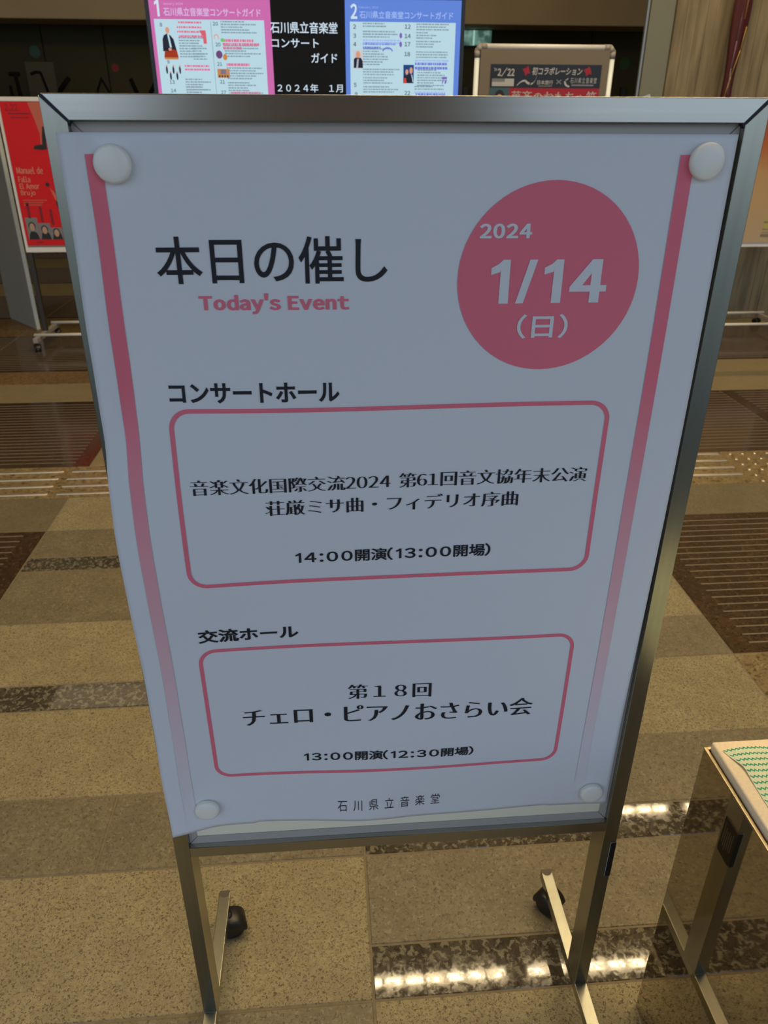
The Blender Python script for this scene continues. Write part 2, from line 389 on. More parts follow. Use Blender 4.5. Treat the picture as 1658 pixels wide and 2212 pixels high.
# pilaster and board-marked concrete column
pil = tag(B().box(2.075, 2.238, 4.93, 4.965, -.004, 5.0, .004).build('trim_2', mat('greygreen_cladding', (.22, .225, .165), .55)), kind='structure', label='grey-green metal clad pilaster')
B().box(2.052, 2.066, 4.93, 4.95, 0, 5.0).build('edge_strip', mat('strip_steel', (.30, .30, .28), .35, .6), pil)
colm = tag(B().box(2.24, 4.3, 4.93, 5.06, -.004, 5.0).build('concrete_column', mat('concrete_core', (.12, .10, .07), .9)), kind='structure', label='wide board-marked concrete column')
x = 2.24; k = 0
while x < 4.28:
    w = random.uniform(.065, .12); d = random.uniform(0, .006); t = (1.06, 1.15, 1.1, 1.2, 1.13)[k % 5]
    m = mat('board_marked_concrete_%d' % (k % 5), (.235*t, .19*t, .115*t), .85, noise=((22, 22, 2.2), 6, .34), bump=(.4, .01))
    B().box(x+.0006, min(x+w, 4.3)-.0006, 4.915-d, 4.95, .0, 5.0, .003).build('concrete_board', m, colm); x += w; k += 1

tag(B().box(-6, 6, -3.75, -.95, -.0015, .004, .002).build('trim_3', mat('entrance_mat', (.035, .047, .055), .8)), kind='structure', label='dark slate entrance mat')
# ceiling strip lamps, seen as broken bright lines in the polished stone
M_LAMP = mat('lamp_panel_glow', (1.0, .77, .44), .5, emit=55)
def strip_lamp(y, x0, n, label):
    t = empty('ceiling_light', (0, 0, 0), label=label, cat='ceiling light', group='ceiling strip lights')
    B().box(x0-.1, x0+n*.17+.05, y-.10, y+.10, 4.93, 4.998).build('housing', mat('lamp_housing', (.2, .18, .15), .6), t)
    p0 = None
    for k in range(n):
        if k in (8, 17): continue
        if p0 is None: p0 = o = B().box(0, .135, y-.026, y+.026, 4.915, 4.929).build('lamp_panel', M_LAMP, t)
        else: o = p0.copy(); COL.objects.link(o)
        o.location = (x0+k*.17, 0, 0)
strip_lamp(2.985, -.1, 26, 'long warm strip light of many small panels, nearer row')
strip_lamp(4.53, .4, 24, 'long warm strip light of many small panels, farther row')

# ------------------------------------------------------------------ the sign stand
W2, BW, HT, DP = .3113, .020, 1.3471, .04
ZB1, ZB0, ZF = .4465, .4284, .0665
stand = empty('sign_stand', (0, 0, 0), label='brushed stainless steel poster stand on four casters in the foreground', cat='sign stand')
mg = .0011
def post(s):
    b = B(); g = mg
    if s < 0: poly = [(-W2, ZF), (-W2+BW, ZF), (-W2+BW, HT-BW-g), (-W2, HT-g*1.2)]
    else: poly = [(W2-BW, ZF), (W2, ZF), (W2, HT-g*1.2), (W2-BW, HT-BW-g)]
    b.prism(poly, 0, DP); o = b.build('post', M_STEELV, stand)
    bv = o.modifiers.new('b', 'BEVEL'); bv.width = .0007; bv.segments = 2; return o
p_l = post(-1); p_r = post(1)
o = B().prism([(-W2+g*1.6, HT) if False else (-W2+mg*1.6, HT), (-W2+BW+mg*1.2, HT-BW), (W2-BW-mg*1.2, HT-BW), (W2-mg*1.6, HT)], 0, DP).build('top_rail', M_STEEL, stand)
bv = o.modifiers.new('b', 'BEVEL'); bv.width = .0007; bv.segments = 2
for s in (-1, 1):
    q = [(s*(W2-.0004), HT-.0006), (s*(W2-.0004), HT-.006), (s*(W2-BW), HT-BW-.004), (s*(W2-BW-.003), HT-BW+.0005), (s*(W2-.005), HT-.0006)]
    B().prism(q if s < 0 else q[::-1], .001, DP-.001).build('corner_joint', M_GAP, stand)
o = B().box(-W2+BW, W2-BW, 0, .03, ZB0, ZB1, .0006).build('bottom_rail', M_STEEL, stand)
# inner aluminium bead, mitred, and the white board
XI, XJ = W2-BW, W2-BW-.0105
ZT, ZTi, ZL, ZLi = HT-BW, HT-BW-.0105, ZB1, ZB1+.0125
def bead(poly): 
    o = B().prism(poly, .0075, .022).build('inner_bead', M_ALU, stand)
    bv = o.modifiers.new('b', 'BEVEL'); bv.width = .0004; bv.segments = 1
e = .0005
bead([(-XI, ZT-e), (-XI, ZL+e), (-XJ, ZLi+e), (-XJ, ZTi-e)]); bead([(XI, ZT-e), (XJ, ZTi-e), (XJ, ZLi+e), (XI, ZL+e)])
bead([(-XI+e, ZT), (-XJ+e, ZTi), (XJ-e, ZTi), (XI-e, ZT)]); bead([(-XI+e, ZL), (XI-e, ZL), (XJ-e, ZLi), (-XJ+e, ZLi)])
B().box(-XI+.001, XI-.001, .0095, .020, ZL+.001, ZT-.001).build('white_board', M_BOARD, stand)
def caster(loc, rz, parent, s=1.0, name='caster'):
    b = B(); r = .021
    # hood: arched shell over both wheels
    t = bmesh.new(); seg = 14; rows = []
    for xx in (-.019, -.0165, .0165, .019):
        rr = .0255 if abs(xx) < .018 else .0225; ring = []
        for k in range(seg+1):
            a = math.radians(-8+168*k/seg); ring.append(t.verts.new((xx, rr*math.cos(a)*1.02, .0215+rr*math.sin(a)*.98)))
        rows.append(ring)
    for a, c in zip(rows, rows[1:]):
        for k in range(seg): t.faces.new((a[k], a[k+1], c[k+1], c[k]))
    for R, fl in ((rows[0], 1), (rows[-1], 0)):
        c = t.verts.new((R[0].co.x, -.002, .026))
        for k in range(seg): t.faces.new((R[k], c, R[k+1]) if fl else (R[k], R[k+1], c))
    bmesh.ops.recalc_face_normals(t, faces=t.faces[:]); b.add(t); b.cyl((0, -.004, .04), (0, -.004, .052), .0065)
    o = b.build(name, M_BLACK, parent, True); o.location = loc; o.rotation_euler = (0, 0, rz); o.scale = (s, s, s)
    for sx in (-1, 1):
        wb_ = B().lathe([(r-.003, -.006), (r, -.003), (r, .003), (r-.003, .006), (.006, .007)], Matrix.Translation((sx*.0115, 0, r)) @ Matrix.Rotation(math.pi/2, 4, 'Y'), 22)
        wb_.build('wheel', M_BLACK, o, True)
    return o
for s in (-1, 1):
    xa, xb = (-W2, -W2+BW) if s < 0 else (W2-BW, W2)
    fb = B().box(xa, xb, -.21, .212, ZF-.020, ZF, .0008).build('foot_bar', M_STEELV, stand)
    for yy, sg in ((.212, 1), (-.21, -1)):
        t = bmesh.new(); pts = []
        n = 10; cx = (xa+xb)/2; top = []
        for k in range(n+1):
            a = math.pi*k/n; top.append((cx+.0098*math.cos(a), yy-sg*.011*math.sin(a)))
        up = [t.verts.new((p[0], p[1], ZF+.0006)) for p in top]; dn = [t.verts.new((p[0], p[1], ZF-.004)) for p in top]
        t.faces.new(up); t.faces.new(dn[::-1])
        for k in range(n+1): t.faces.new((up[k], dn[k], dn[(k+1) % (n+1)], up[(k+1) % (n+1)]))
        bmesh.ops.recalc_face_normals(t, faces=t.faces[:]); b = B(); b.add(t)
        b.box(xa+.0008, xb-.0008, min(yy, yy+sg*.003), max(yy, yy+sg*.003), ZF-.0195, ZF-.0002, .0006)
        b.build('end_cap', M_CAP, fb)
    caster((-.289 if s < 0 else .303, .180, 0), math.radians(-75 if s < 0 else 38), stand)
    caster((s*.3, -.185, 0), math.radians(25), stand)
# black label on the right post, wrapping from the side onto the front
def rrect(x0, x1, z0, z1, r, n=5):
    P = []
    for cx, cz, a0 in ((x1-r, z1-r, 0), (x0+r, z1-r, 90), (x0+r, z0+r, 180), (x1-r, z0+r, 270)):
        for k in range(n+1):
            a = math.radians(a0+90*k/n); P.append((cx+r*math.cos(a), cz+r*math.sin(a)))
    return P
lab = flat('asset_label', [[(.3030, .3325), (.3113, .3310), (.3113, .4045), (.3045, .4045), (.3030, .403)]], M_SILVER, stand, plane(-.0004))
lab['label'] = 'black label with silver outline'
flat('label_face', [[(.3038, .3328), (.3113, .3318), (.3113, .4038), (.3045, .4038), (.3038, .4025)]], M_BLK, lab, plane(-.0008))
side = lambda u, v: (.3117, u, v)
flat('label_side', [rrect(-.0006, .036, .331, .4045, .003)], M_SILVER, lab, side)
flat('label_side_face', [rrect(-.0004, .0353, .3318, .4038, .003)], M_BLK, lab, lambda u, v: (.3121, u, v))
flat('label_marks', [rect(.006+.0045*i, .0075+.0045*i, .345+random.uniform(0, .012), .385+random.uniform(0, .01)) for i in range(6)], M_GREYP, lab, lambda u, v: (.3124, u, v))

# ------------------------------------------------------------------ the event poster (paper bows away from the board)
GW = [[-7.8, 4.9, 3.7, 0.9, 9.8, 10.7, 7.5, 2.0], [-3.6, 8.3, 5.4, 1.1, 3.4, 5.8, 5.9, 5.1], [-3.6, 4.8, 4.5, 1.4, -1.5, -0.1, 2.7, 5.9], [-6.3, -0.2, 1.6, 0.1, -2.3, -2.5, -0.1, 3.8],
      [-11.0, -4.3, -1.5, -1.5, -2.3, -2.7, -1.4, 0.7], [-14.6, -9.2, -4.7, -3.0, -1.9, -1.3, -1.4, -2.7], [-9.3, -8.6, -6.7, -4.1, -1.4, -0.0, -1.0, -4.9], [3.4, -0.3, -4.1, -4.1, -1.5, -0.1, -1.7, -5.2],
      [10.1, 5.9, 1.1, -0.9, -0.5, -0.4, -1.8, -4.0], [10.4, 8.6, 5.6, 3.1, 1.7, 0.7, -0.6, -2.1], [10.5, 10.2, 9.1, 7.0, 4.6, 2.6, 0.9, -1.3]]
def _cr(p, t): return .5*(2*p[1]+(p[2]-p[0])*t+(2*p[0]-5*p[1]+4*p[2]-p[3])*t*t+(3*p[1]-p[0]-3*p[2]+p[3])*t**3)
def bow(px, pz):
    u = min(max((px+.32)/.63*7, 0), 6.999); v = min(max((pz-.44)/.89*10, 0), 9.999); i, j = int(u), int(v)
    g = lambda a, b: GW[min(max(b, 0), 10)][min(max(a, 0), 7)]/1000
    w = _cr([_cr([g(i+a, j+b) for a in (-1, 0, 1, 2)], u-i) for b in (-1, 0, 1, 2)], v-j)
    t = min(max((px+.293)/.025, 0), 1); t = t*t*(3-2*t); lim = -.0015+t*.0080; k = .002
    h = max(k-abs(w-lim), 0)/k
    return min(w, lim)-h*h*k*.25
SLIDE = [(.475, -.5), (.567, -2.3), (.667, -.7), (.76, .6), (.86, -.3), (.938, -1.5), (.99, -.8), (1.055, 2.2), (1.133, 3.2), (1.26, 6.5), (1.33, 6.7)]
def slide(u, v):      # the loose left edge of the sheet wanders a few millimetres sideways
    if u > -.245: return 0
    t = min(1, (-.245-u)/.050); v = min(max(v, .476), 1.329)
    for (a, p), (b, q) in zip(SLIDE, SLIDE[1:]):
        if v <= b: k = (v-a)/(b-a); k = k*k*(3-2*k); return t*(p+(q-p)*k)/1000
    return 0
def paper(off):
    def f(u, v):
        x = u+slide(u, v); return (x, bow(x, v)-off, v)
    return f
PX0, PX1, PZ0, PZ1 = -.3086, .2865, .4795, 1.3185
poster = empty('event_poster', (0, 0, 0), label='large white poster with pink stripes and circle listing the day\'s events', cat='poster')
def grid(name, x0, x1, z0, z1, nx, nz, m, f, parent, bottom=None):
    vs, fs = [], []
    for j in range(nz+1):
        for i in range(nx+1):
            x = x0+(x1-x0)*i/nx; zb = z0+(bottom(x) if bottom else 0); vs.append(f(x, zb+(z1-zb)*j/nz))
    for j in range(nz):
        for i in range(nx):
            a = j*(nx+1)+i; fs.append((a, a+1, a+nx+2, a+nx+1))
    me = bpy.data.meshes.new(name); me.from_pydata(vs, [], fs); me.update(); return link(name, me, m, parent, True)
sh = grid('sheet', PX0, PX1, PZ0, PZ1, 110, 150, M_PAPER, paper(0), poster,
          bottom=lambda x: -.004*max(0, (-x-.26)/.05)+.0035*math.sin((x+.3)*14)*(1 if abs(x) < .2 else .3))
so = sh.modifiers.new('s', 'SOLIDIFY'); so.thickness = .0003; so.offset = -1
def stripe_mat(name, z_full, z_none):
    m = mat(name, (.78, .16, .215), .6, spec=.3); nt = m.node_tree; b = nt.nodes['Principled BSDF']
    g = nt.nodes.new('ShaderNodeNewGeometry'); s = nt.nodes.new('ShaderNodeSeparateXYZ'); r = nt.nodes.new('ShaderNodeMapRange'); x = nt.nodes.new('ShaderNodeMix'); x.data_type = 'RGBA'
    r.inputs['From Min'].default_value = z_none; r.inputs['From Max'].default_value = z_full
    x.inputs['A'].default_value = (.76, .77, .79, 1); x.inputs['B'].default_value = (.86, .195, .26, 1)
    nt.links.new(g.outputs['Position'], s.inputs[0]); nt.links.new(s.outputs['Z'], r.inputs[0]); nt.links.new(r.outputs[0], x.inputs['Factor']); nt.links.new(x.outputs['Result'], b.inputs['Base Color']); return m
for x0, x1, zn in ((-.2875, -.2739, .50), (.237, .2503, .525)):
    s = grid('printed_stripe', x0, x1, zn, 1.302, 2, 120, stripe_mat('fading_pink_stripe_%d' % (x0 > 0), 1.10, zn+.005), paper(.0007), poster)
    s['label'] = 'pink stripe fading out towards the bottom'
def ring_box(x0, x1, z0, z1, r, w):
    out, inn = [], []
    n = 10
    def path(x0, x1, z0, z1, r):
        P = []
        for cx, cz, a0 in ((x1-r, z1-r, 0), (x0+r, z1-r, 90), (x0+r, z0+r, 180), (x1-r, z0+r, 270)):
            for k in range(n+1):
                a = math.radians(a0+90*k/n); P.append((cx+r*math.cos(a), cz+r*math.sin(a)))
        Q = []
        for k, p in enumerate(P):
            q = P[(k+1) % len(P)]; mm = 30 if (k % (n+1)) == n else 1
            for t in range(mm): Q.append((p[0]+(q[0]-p[0])*t/mm, p[1]+(q[1]-p[1])*t/mm))
        return Q
    a = path(x0, x1, z0, z1, r); b = path(x0+w, x1-w, z0+w, z1-w, r-w)
    return [[a[k], a[(k+1) % len(a)], b[(k+1) % len(a)], b[k]] for k in range(len(a))]
flat('printed_box', ring_box(-.2421, .2067, .8700, 1.0745, .021, .0046), M_PINK, poster, paper(.0006))
flat('printed_box', ring_box(-.2439, .2049, .5693, .7825, .021, .0046), M_PINK, poster, paper(.0004))
cx, cz, cr_ = .1278, 1.195, .0866; ring = []
for j in range(10):
    for k in range(64):
        a0, a1 = 2*math.pi*k/64, 2*math.pi*(k+1)/64; r0, r1 = cr_*j/10, cr_*(j+1)/10
        q = [(cx+r1*math.cos(a0), cz+r1*math.sin(a0)), (cx+r1*math.cos(a1), cz+r1*math.sin(a1))]
        q += [(cx+r0*math.cos(a1), cz+r0*math.sin(a1)), (cx+r0*math.cos(a0), cz+r0*math.sin(a0))] if j else [(cx, cz)]
        ring.append(q)
dc = flat('date_circle', ring, M_PINK, poster, paper(.0006)); dc['label'] = 'solid pink circle carrying the date'
P8 = paper(.0007); PC = paper(.0011)
lettering('title_lettering', '本日の催し', (-.2356, -.0247, 1.1935, 1.235), M_INK, poster, P8, .010, .009, res=5)
lettering('subtitle_lettering', "Today's Event", (-.2006, -.0606, 1.1660, 1.1850), M_PINK, poster, P8, .056, .032, gap=.17)
lettering('hall_lettering', 'コンサートホール', (-.2384, -.0719, 1.0800, 1.1005), M_INK, poster, P8, .030, .027)
lettering('year_lettering', '2024', (.0595, .1084, 1.2322, 1.2452), M_PAPER, poster, PC, .050, .030, gap=.17)
lettering('date_lettering', '1/14', (.0727, .1845, 1.1735, 1.2135), M_PAPER, poster, PC, .046, .022, gap=.235, res=5, plain=True)
lettering('weekday_lettering', '（日）', (.1013, .1514, 1.1395, 1.1630), M_PAPER, poster, PC, .018, .016)
lettering('programme_lettering', '音楽文化国際交流2024 第61回音文協年末公演', (-.2278, .1918, .9832, 1.0000), M_INK, poster, P8, .025, -.017, gap=.09, narrow=.95)
lettering('programme_lettering', '荘厳ミサ曲・フィデリオ序曲', (-.1532, .1189, .9565, .9740), M_INK, poster, P8, .025, -.016)
lettering('time_lettering', '14:00開演(13:00開場)', (-.1243, .0925, .8945, .9107), M_INK, poster, P8, .022, .018, gap=.24, narrow=1.15, plain=True)
lettering('hall_lettering', '交流ホール', (-.2408, -.1262, .7925, .8116), M_INK, poster, P8, .030, .024)
lettering('programme_lettering', '第１８回', (-.0713, .0323, .6952, .7175), M_INK, poster, P8, .026, -.016)
lettering('programme_lettering', 'チェロ・ピアノおさらい会', (-.2009, .1631, .6566, .6851), M_INK, poster, P8, .030, -.012)
lettering('time_lettering', '13:00開演(12:30開場)', (-.1288, .0912, .5910, .6071), M_INK, poster, P8, .022, .018, gap=.24, narrow=1.15, plain=True)
lettering('hall_name_lettering', '石川県立音楽堂', (-.0877, .0508, .4985, .5195), M_INK, poster, P8, -.008, -.006, space=1.5)

# magnets
mg0 = None
for (x, z), lb in zip(((-.2605, 1.2945), (.2602, 1.297), (-.2602, .5167), (.2619, .5054)),
                      ('round ivory magnet at the upper left corner of the poster', 'round ivory magnet at the upper right corner of the poster',
                       'round ivory magnet at the lower left corner of the poster', 'round ivory magnet at the lower right corner of the poster')):
    if mg0 is None:
        b = B(); b.lathe([(.0150, 0), (.0158, .0015), (.0158, .0045), (.0150, .0066), (.0132, .0078), (.009, .0085), (.002, .0088)], Matrix.Rotation(math.pi/2, 4, 'X'), 40)
        mg0 = o = b.build('magnet', M_MAG, None, True)
    else: o = mg0.copy(); COL.objects.link(o)
    o.location = (x, bow(x, z)-.0006, z); tag(o, lb, 'magnet', 'round magnets holding the poster')
# small white paper corner poking up behind the top rail
pt = B().prism([(.206, 1.330), (.222, 1.330), (.2175, 1.3500), (.2165, 1.3505), (.208, 1.3475)], .0408, .0412).build('paper_note', mat('note_paper', (.8, .75, .65), .8))
tag(pt, 'small white paper corner poking up behind the top rail', 'paper')

# ------------------------------------------------------------------ steel bin with foam slab and cloth
bn = empty('steel_stand', (.403, -.005, 0), label='mirror-finish stainless steel box stand at the right edge, green striped cloth on top', cat='box stand')
BX, BY, BH = .36, -.50, .585
B().box(0, .0015, BY, 0, .0, BH, .0004).build('side_panel', M_MIRROR, bn)
B().box(.0015, BX-.0015, -.0015, 0, 0, BH-.001).build('back_panel', M_MIRROR, bn)
B().box(.0015, BX-.0015, BY, BY+.0015, 0, BH-.001).build('front_panel', M_MIRROR, bn)
B().box(BX-.0015, BX, BY, 0, 0, BH, .0004).build('side_panel', M_MIRROR, bn)
b = B()
b.box(-.0004, .0040, BY, .0004, BH-.002, BH+.0012, .0006); b.box(BX-.004, BX+.0004, BY, .0004, BH-.002, BH+.0012, .0006)
b.box(.004, BX-.004, -.004, .0004, BH-.002, BH+.0012, .0006); b.box(.004, BX-.004, BY, BY+.004, BH-.002, BH+.0012, .0006)
b.build('rim', M_RIM, bn)
B().box(.002, BX-.002, BY+.002, -.002, BH-.025, BH-.004).build('top_tray', mat('tray_steel', (.45, .38, .26), .35, 1.0), bn)
fs = B(); fs.box(.410, .752, -.495, -.0075, BH-.0035, .598, .003)
fo = fs.build('foam_slab', M_FOAM); tag(fo, 'thick cream foam slab lying on the mirror steel box stand', 'foam slab')
for p in fo.data.polygons: p.use_smooth = True
cl = empty('wipe_cloth', (.42, -.02, .5985), label='thin white cloth with wavy green stripes spread on the foam slab', cat='cloth')
def clothz(x, y):
    h = .0006+.0010*math.sin(x*70+y*20)*math.exp(-((y+.018)/.02)**2)
    h += .003*math.exp(-((x-.012)/.010)**2-((y+.036)/.022)**2)
    return h
def cedge(y):      # left edge of the cloth: folded corner then nearly straight
    y = -y
    if y < .006: return -.004+(.006-y)*0
    if y < .036: return -.004+(y-.006)*.40
    return .008+(y-.036)*(-.02)
vs, fsx = [], []; NX, NY = 40, 60
for j in range(NY+1):
    y = -.004-.43*j/NY*1.0; x0 = cedge(y)
    for i in range(NX+1):
        x = x0+(.31-x0)*i/NX; vs.append((x, y+.003*math.sin(x*45)*math.exp(-abs(y)*60), clothz(x, y)))
for j in range(NY):
    for i in range(NX):
        a = j*(NX+1)+i; fsx.append((a, a+NX+1, a+NX+2, a+1))
me = bpy.data.meshes.new('fabric'); me.from_pydata(vs, [], fsx); me.update(); link('fabric', me, M_CLOTH, cl, True)
for k in range(34):
    y0 = -.0065-.0092*k; x = cedge(y0)+.001; pts = []; ph = random.random()
    while x < .30:
        ph += 1; a = .0014*(1 if int(ph) % 2 else -1)+random.uniform(-.0003, .0003)
        pts.append((x, y0+a+.003*math.sin(x*45)*math.exp(-abs(y0)*60)+(.0015*math.sin(x*30))))
        x += .0021+(.0014 if int(ph) % 2 else 0)
    vs, fsx = [], []
    for i, (px, py) in enumerate(pts):
        w = .0008+random.uniform(0, .0004)
        vs += [(px, py-w, clothz(px, py)+.0003), (px, py+w, clothz(px, py)+.0003)]
        if i: fsx.append((2*i-2, 2*i, 2*i+1, 2*i-1))
    me = bpy.data.meshes.new('wavy_stripe'); me.from_pydata(vs, [], fsx); me.update(); link('wavy_stripe', me, M_GREEN, cl)

# ------------------------------------------------------------------ the big display
tv = empty('display_screen', (-.1115, 2.62, 0), label='large flat display showing two concert guide pages on black', cat='display')
TY = 2.6
def loc(f, o): return lambda u, v: tuple(a-b for a, b in zip(f(u, v), o))
O = (-.1115, 2.62, 0)
def tp(d): return loc(plane(TY-d), O)
X0, X1, Z0, Z1 = -.6835, .4615, 1.088, 1.7315
b = B()
b.box(X0-.014-O[0], X0-O[0], -.022, .03, Z0-.014, Z1+.01, .002); b.box(X1-O[0], X1+.014-O[0], -.022, .03, Z0-.014, Z1+.01, .002)
b.box(X0-O[0], X1-O[0], -.022, .03, Z1, Z1+.01, .002); b.box(X0-O[0], X1-O[0], -.022, .03, Z0-.014, Z0, .002); b.box(X0-O[0], X1-O[0], -.016, .03, Z0, Z1)
b.build('bezel', mat('bezel_black', (.012, .013, .018), .3), tv)
B().box(-.10, .10, .03, .07, 1.2, 1.6, .004).box(-.035, .035, .03, .08, .05, 1.3, .004).build('stand_pole', M_BLACK, tv)
B().box(-.36, .36, -.22, .30, 0, .035, .006).build('stand_base', M_BLACK, tv)
def em(name, c, s=1.12): return mat(name, c, .4, emit=s, spec=.08)
E_BLK = em('screen_black', (.002, .0022, .0025)); E_PINK = em('screen_pink', (.52, .125, .36)); E_BLUE = em('screen_blue', (.10, .20, .60))
E_WH = em('screen_white', (.42, .60, .68)); E_TXT = em('screen_text_white', (.55, .66, .76)); E_GREY = em('screen_text_grey', (.20, .28, .33)); E_DK = em('screen_text_dark', (.07, .09, .11))
E_HP = em('screen_text_pink', (.66, .13, .26)); E_LP = em('screen_lilac', (.60, .42, .66)); E_LB = em('screen_lightblue', (.30, .42, .78)); E_HB = em('screen_text_blue', (.14, .17, .58))
E_SK = em('screen_skin', (.60, .28, .17)); E_SUIT = em('screen_suit', (.012, .014, .03)); E_RED = em('screen_red', (.30, .03, .01)); E_OR = em('screen_orange', (.50, .20, .05))
E_GN = em('screen_green', (.12, .50, .12)); E_PU = em('screen_purple', (.13, .05, .16)); E_NB = em('screen_navy', (.01, .05, .18)); E_SKY = em('screen_midblue', (.30, .45, .75))
scr = flat('screen', [rect(X0, X1, Z0, Z1)], E_BLK, tv, tp(.0))
def page(x0, x1, back, wx0, wx1, num, hcol, dk):
    g = flat('guide_page', [rect(x0, x1, Z0, Z1)], back, tv, tp(.001))
    flat('page_list', [rect(wx0, wx1, 1.10, 1.6605)], E_WH, g, tp(.002))
    return g
g1 = page(X0+.001, -.2465, E_PINK, -.6695, -.2715, '1', None, None); g1['label'] = 'pink January guide page'
g2 = page(.0265, X1-.001, E_BLUE, .0440, .4410, '2', None, None); g2['label'] = 'blue February guide page'
T3 = tp(.003); T4 = tp(.004)
lettering('page_lettering', '1', (-.662, -.646, 1.668, 1.722), E_TXT, g1, T3, .04, .02, plain=True)
lettering('page_lettering', 'January 2024', (-.632, -.560, 1.702, 1.711), E_LP, g1, T3)
lettering('page_lettering', '石川県立音楽堂コンサートガイド', (-.632, -.282, 1.6700, 1.6965), E_LP, g1, T3, .018, .018)
lettering('page_lettering', '2', (.047, .072, 1.669, 1.716), E_TXT, g2, T3, .03, .03)
lettering('page_lettering', 'February 2024', (.078, .150, 1.700, 1.709), E_LB, g2, T3)
lettering('page_lettering', '石川県立音楽堂コンサートガイド', (.080, .430, 1.6700, 1.6945), E_LB, g2, T3, .018, .018)
def lines(name, rows, m, g, h=.0042):
    P = []
    for x0, x1, z in rows:
        x = x0
        while x < x1-.002:
            w = random.uniform(.003, .011); P.append(rect(x, min(x+w, x1), z-h/2, z+h/2)); x += w+random.uniform(.0006, .003)
    tag(flat(name, P, m, g, T3), kind='stuff')
def block(x0, x1, z0, z1, n=None):
    R = []; z = z1
    while z > z0: R.append((x0, x0+(x1-x0)*random.uniform(.5, 1), z)); z -= .0085
    return R
# page 1
lines('small_print', block(-.588, -.495, 1.540, 1.603)+block(-.540, -.475, 1.530, 1.570)+block(-.578, -.480, 1.415, 1.470)+block(-.578, -.50, 1.425, 1.445)
      + block(-.430, -.285, 1.620, 1.655)+block(-.423, -.282, 1.543, 1.580)+block(-.420, -.275, 1.468, 1.508)+block(-.420, -.28, 1.425, 1.46), E_GREY, g1)
lines('small_print', [(-.583, -.50, 1.651), (-.59, -.50, 1.636), (-.59, -.505, 1.622), (-.585, -.495, 1.608)]+[(-.575, -.485, 1.5135), (-.575, -.48, 1.502)], E_HP, g1, .006)
lines('small_print', [(-.429, -.315, 1.596), (-.428, -.292, 1.584), (-.428, -.36, 1.572), (-.42, -.335, 1.519), (-.412, -.30, 1.426)], E_HP, g1, .0085)
flat('photo_print', [disc(-.4965, 1.617-.004*i, .008) for i in range(1)]+[rect(-.509, -.487, 1.619, 1.627), rect(-.498, -.486, 1.585, 1.619)], em('screen_redpink', (.60, .10, .14)), g1, T3)
for s, x, z in (('8', -.650, 1.643), ('9', -.638, 1.526), ('13', -.637, 1.461), ('14', -.636, 1.433), ('20', -.459, 1.648), ('20', -.455, 1.583), ('21', -.455, 1.521), ('21', -.450, 1.463), ('27', -.449, 1.428)):
    lettering('page_lettering', s, (x, None, z-.006, z+.006), E_DK, g1, T3, .02, .02)
flat('column_rule', [[(-.4665, 1.10), (-.4655, 1.10), (-.4655, 1.655), (-.4665, 1.655)]], E_DK, g1, T3)
ph = flat('photo_print', [[(-.648, 1.560), (-.646, 1.598), (-.640, 1.610), (-.628, 1.616), (-.616, 1.610), (-.606, 1.598), (-.598, 1.560)]], E_SUIT, g1, T3)
flat('photo_print', [disc(-.625, 1.626, .0075, .010), disc(-.622, 1.566, .006, .005)], E_SK, g1, T4)
flat('photo_print', [[(-.627, 1.614), (-.621, 1.614), (-.615, 1.572), (-.622, 1.572)]], E_WH, g1, T4)
flat('photo_print', [[(-.646, 1.540), (-.594, 1.540), (-.598, 1.563), (-.612, 1.566), (-.630, 1.560), (-.642, 1.562)]], E_RED, g1, T4)
flat('photo_print', [rect(-.645, -.595, 1.534, 1.541)], E_OR, g1, T4)
flat('photo_print', [disc(-.642+.012*k, 1.492+(-.012 if k % 2 else .008), .0035, .013) for k in range(5)], E_SUIT, g1, T4)
flat('photo_print', [disc(-.641+.012*k, 1.505+(-.012 if k % 2 else .008), .003) for k in range(5)], E_SK, g1, T4)
P = [disc(-.450+.008*math.cos(a), 1.602+.012*math.sin(a), .0022) for a in [math.pi*k/12 for k in range(13)]]
flat('photo_print', P, em('screen_salmon', (.62, .35, .28)), g1, T4)
flat('photo_print', [disc(-.428, 1.597, .007, .006)], E_GN, g1, T4)
flat('photo_print', [disc(-.444, 1.551, .012, .013)], E_PU, g1, T4)
flat('photo_print', [disc(-.423, 1.543, .008, .010)], E_OR, g1, T4)
flat('photo_print', [rect(-.456, -.411, 1.476, 1.505)], E_OR, g1, T3)
flat('photo_print', [rect(-.444, -.424, 1.488, 1.503)], em('screen_greyviolet', (.16, .15, .22)), g1, T4)
flat('photo_print', [disc(-.449+.01*k, 1.481, .0028, .004) for k in range(4)], E_SUIT, g1, T4)
